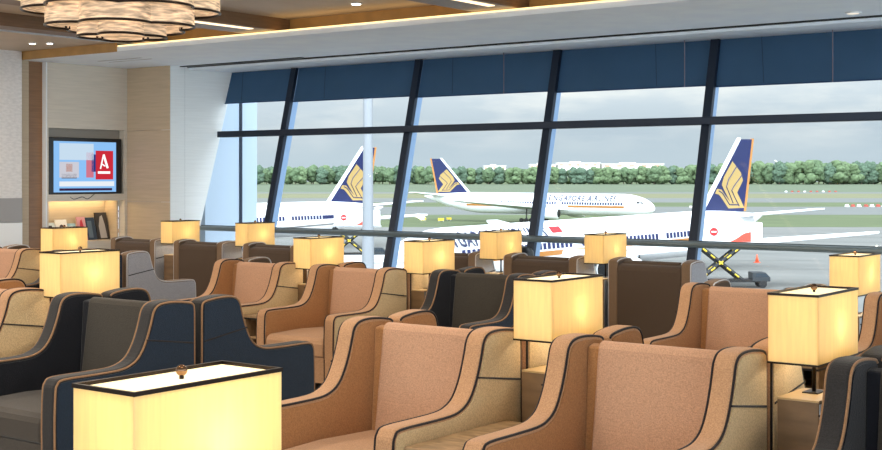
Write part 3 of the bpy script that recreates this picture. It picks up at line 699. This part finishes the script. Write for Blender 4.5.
# ---- catering trucks with raised boxes
TW = mat('truck_white', rgb(240,240,242), .4); YEL = mat('hazard_yellow', rgb(222,190,60), .5); TRED = mat('truck_red', rgb(180,30,34), .5); TSAL = mat('swoosh_coral', rgb(205,70,52), .5); TIRE = mat('tyre', rgb(28,28,30), .8); TGL = mat('truck_glass', rgb(40,52,62), .2)
def make_truck(label):
    # x along the truck, faces -y towards the lounge; origin on the ground at mid length
    t = thing('catering_truck', label, 'truck', (0,0,0), AY, 'catering trucks with raised boxes')
    m = MB(); m.box(-3.7, 3.8, -1.2, 1.2, 5.5, 7.95); bx = m.build('cargo_box', TW, t, bevel=.05)
    m = MB(); m.lathe([(.5,-.02),(.5,.02)], (-2.1, -1.22, 6.85), 24, 'y'); m.build('round_logo', TRED, bx)
    m = MB(); m.box(-2.4, -1.8, -1.26, -1.245, 6.77, 6.93); m.build('logo_bar', WHITE, bx)
    m = MB(); P = catmull([(-.2,5.62), (.6,6.0), (1.5,6.6), (2.4,6.85)]); m.prism([(x,z) for x,z in P]+[(2.4,5.62)], -1.225, -1.205, 'y'); m.build('swoosh', TSAL, bx)
    m = MB(); m.box(-3.9, 4.0, -1.0, 1.0, 5.3, 5.5); m.build('platform', PGR, bx)
    m = MB(); m.box(-3.4, 4.4, -1.0, 1.0, .7, 1.1); m.build('chassis', BLACK, t)
    m = MB(); m.prism([(2.6,.8),(4.8,.8),(4.8,1.3),(4.2,1.9),(2.6,1.9)], -1.1, 1.1, 'y'); cb = m.build('cab', mat('cab_dark', rgb(34,42,48), .4), t, bevel=.05)
    m = MB(); m.prism([(3.0,1.3),(4.6,1.3),(4.2,1.75),(3.0,1.75)], -1.12, -1.1, 'y'); m.build('cab_window', TGL, cb)
    for x in (-2.4, 3.9):
        for y in (-.95, .95):
            m = MB(); m.lathe([(.3,-.18),(.48,-.15),(.48,.15),(.3,.18)], (x, y, .48), 18, 'y'); m.build('wheel', TIRE, t)
    for s in (-1, 1):
        for (x0, x1) in ((-3.9, 1.5), (1.5, -3.9)):
            m = MB(); m.tube([(x0, s*.8, .9), (x1, s*.8, 5.2)], .27, 4); ar = m.build('scissor_arm', mat('arm_black', rgb(30,34,38), .5), t)
            m = MB()
            a, b = Vector((x0, s*.8-.26, .9)), Vector((x1, s*.8-.26, 5.2))
            for k in range(5): m.tube([a+(b-a)*(.1+k*.18), a+(b-a)*(.19+k*.18)], .1, 4)
            m.build('hazard_marks', YEL, ar)
    return t
tk = make_truck('catering truck at right, white raised box on a yellow and black scissor lift')
tk.location = W((729-441)/1300*159, 159, GZ)
t2 = dup(tk, W((357-441)/1300*214, 214, GZ), AY, 'catering truck at left under the aircraft tail, white raised box with red mark')

# ---- light mast, aerobridge, small airfield things
p = W((368-441)/1300*30, 30)
lm = thing('light_mast', 'tall pale round pole standing outside in front of the left airliner tail', 'pole', (p.x, p.y, GZ))
m = MB(); m.lathe([(.15,0),(.15,11),(.115,13.6),(.11,26)], n=20); m.build('shaft', mat('mast_paint', rgb(128,131,136), .5), lm, smooth=True)
m = MB(); m.lathe([(.4,0),(.4,.15),(.2,.4)], n=20); m.build('base', PGR, lm)
m = MB(); m.box(-1, 1, -.3, .3, 26, 26.3); m.build('light_head', PGR, lm)
ab = thing('aerobridge', 'pale boarding bridge roof below the left airliner, outside the glass', 'boarding bridge', W(-8.5, 62, EYE-5.0), AY+.10)
m = MB(); m.box(-9, 7.0, -1.6, 1.6, -.6, 1.0); m.build('tunnel', mat('bridge_white', rgb(214,218,222), .5), ab, bevel=.1)
m = MB(); m.box(-9, 7.0, -1.62, -1.6, -.25, .35); m.build('side_glazing', mat('bridge_glass', rgb(110,130,140), .2), ab)
m = MB(); m.box(-9, 7.0, -1.7, 1.7, 1.0, 1.15); m.build('roof', mat('bridge_roof', rgb(226,228,230), .5), ab)
m = MB(); m.box(4, 7, -1.9, 1.9, -1.2, -.6); m.build('cab_floor', PGR, ab)
for x in (-6, 5):
    m = MB(); m.lathe([(.35, GZ-(EYE-5.0)), (.35, -.6)], (x, 0, 0), 14); m.build('support_column', PGR, ab)
YB = mat('sign_yellow', rgb(236,200,60), .5)
for i, (x, y, w, lab) in enumerate(((423, 219, 6, 'yellow airfield sign board on the grass, leftmost by the far airliner'), (441, 219.5, 6, 'yellow airfield sign board second from left by the far airliner'), (449, 218.5, 5, 'yellow airfield sign board nearest the far airliner wing'), (704, 196.5, 3.5, 'tiny yellow sign board left of the right tail'), (712, 196.5, 3.5, 'tiny yellow sign board just touching the right tail'))):
    d = 1300*13.5/(y+2-177); t = thing('airfield_sign', lab, 'sign', W((x-441)/1300*d, d, GZ), AY, 'yellow airfield signs')
    w = w/1300*d/2
    m = MB(); m.box(-w, w, -.2, .2, .3, .3+w*.8); m.build('board', YB, t)
    for s in (-1, 1):
        m = MB(); m.box(s*w*.7-.1, s*w*.7+.1, -.1, .1, 0, .3); m.build('post', PGR, t)
BR = mat('barrier_red', rgb(170,76,62), .5)
for i in range(7):
    x = (847, 853, 859, 866, 872, 878, 884)[i]; d = 590; t = thing('barrier_block', 'red and white barrier block out on the taxiway at right', 'barrier', W((x-441)/1300*d, d, GZ), AY, 'barrier blocks on the taxiway at right')
    m = MB(); m.prism([(-.8,0),(.8,0),(.4,1.1),(-.4,1.1)], -1.1, 1.1, 'y') ; m.build('block', BR if i % 2 else WHITE, t)
for i in range(9):
    x = 786 + i*6.2; d = 1165; t = thing('barrier_block', 'tiny pinkish barrier block before the trees at right', 'barrier', W((x-441)/1300*d, d, GZ), AY, 'tiny barrier blocks before the trees at right')
    m = MB(); m.prism([(-1.0,0),(1.0,0),(.6,1.2),(-.6,1.2)], -1.1, 1.1, 'y') ; m.build('block', BR if i % 3 else WHITE, t)
t = thing('traffic_cone', 'lone orange cone standing on the apron right of the scissor lift', 'cone', W((757-441)/1300*205, 205, GZ))
m = MB(); m.lathe([(.3,.1),(.08,1.3)], n=16); m.build('cone_body', mat('cone_orange', rgb(232,96,60), .5), t, smooth=True)
m = MB(); m.box(-.4,.4,-.4,.4,0,.1); m.build('cone_base', mat('cone_orange', rgb(232,96,60), .5), t)
t = thing('tower_crane', 'faint thin white mast leaning above the trees right of the tail', 'crane', W((781-441)/1300*2000, 2000, EYE-8.3))
m = MB(); m.tube([(0,0,0), (0,0,24)], 1.2, 4); m.build('mast', CON, t)
m = MB(); m.tube([(6,4,20), (-8,-6,34)], 1.0, 4); m.build('jib', CON, t)

# ------------------------------------------------------------------ light
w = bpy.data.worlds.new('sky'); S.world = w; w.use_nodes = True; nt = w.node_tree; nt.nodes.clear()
o = nt.nodes.new('ShaderNodeOutputWorld'); bg = nt.nodes.new('ShaderNodeBackground'); tc = nt.nodes.new('ShaderNodeTexCoord')
sx = nt.nodes.new('ShaderNodeSeparateXYZ'); nt.links.new(tc.outputs['Generated'], sx.inputs[0])
r = nt.nodes.new('ShaderNodeValToRGB'); nt.links.new(sx.outputs['Z'], r.inputs[0])
e = r.color_ramp.elements; e[0].position = 0; e[0].color = rgb(160,174,182); e[1].position = .075; e[1].color = rgb(184,194,200)
q = e.new(.035); q.color = rgb(158,171,180); q = e.new(.5); q.color = rgb(200,214,226)
mp = nt.nodes.new('ShaderNodeMapping'); mp.inputs['Scale'].default_value = (5, 5, 22); nt.links.new(tc.outputs['Generated'], mp.inputs[0])
n = nt.nodes.new('ShaderNodeTexNoise'); n.inputs['Scale'].default_value = 1.6; n.inputs['Detail'].default_value = 7; n.inputs['Roughness'].default_value = .6; nt.links.new(mp.outputs[0], n.inputs['Vector'])
cr = nt.nodes.new('ShaderNodeValToRGB'); nt.links.new(n.outputs['Fac'], cr.inputs[0]); cr.color_ramp.elements[0].position = .45; cr.color_ramp.elements[1].position = .68; cr.color_ramp.elements[0].color = (0,0,0,1); cr.color_ramp.elements[1].color = (1,1,1,1)
mr = nt.nodes.new('ShaderNodeMapRange'); nt.links.new(sx.outputs['Z'], mr.inputs[0]); mr.inputs[1].default_value = .01; mr.inputs[2].default_value = .07
mu = nt.nodes.new('ShaderNodeMath'); mu.operation = 'MULTIPLY'; nt.links.new(cr.outputs[0], mu.inputs[0]); nt.links.new(mr.outputs[0], mu.inputs[1])
mx = nt.nodes.new('ShaderNodeMix'); mx.data_type = 'RGBA'; nt.links.new(mu.outputs[0], mx.inputs[0]); nt.links.new(r.outputs[0], mx.inputs[6]); mx.inputs[7].default_value = rgb(210,212,208)
nt.links.new(mx.outputs[2], bg.inputs['Color']); nt.links.new(bg.outputs[0], o.inputs[0])
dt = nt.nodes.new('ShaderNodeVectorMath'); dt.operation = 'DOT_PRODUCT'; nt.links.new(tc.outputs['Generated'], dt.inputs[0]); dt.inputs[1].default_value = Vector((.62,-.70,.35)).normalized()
gl = nt.nodes.new('ShaderNodeMapRange'); gl.interpolation_type = 'SMOOTHSTEP'; nt.links.new(dt.outputs['Value'], gl.inputs[0]); gl.inputs[1].default_value = -.35; gl.inputs[2].default_value = .8; gl.inputs[3].default_value = 1.0; gl.inputs[4].default_value = 5.0  # sky boosted on the sun side, out of view, to light the room
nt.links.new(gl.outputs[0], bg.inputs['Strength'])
sl = bpy.data.lights.new('sun', 'SUN'); sl.energy = 0.3; sl.angle = .03; sl.color = (1,.96,.88)
so = bpy.data.objects.new('sun', sl); COL.objects.link(so)
sd = Vector((-.35, .45, -1.25)); so.rotation_euler = sd.to_track_quat('-Z', 'Y').to_euler()
S.view_settings.view_transform = 'Standard'; S.view_settings.look = 'None'; S.view_settings.gamma = 1; S.view_settings.use_curve_mapping = False
S.view_settings.exposure = 0.68
S.cycles.use_denoising = True; S.cycles.max_bounces = 8; S.cycles.transparent_max_bounces = 16; S.cycles.sample_clamp_indirect = 4
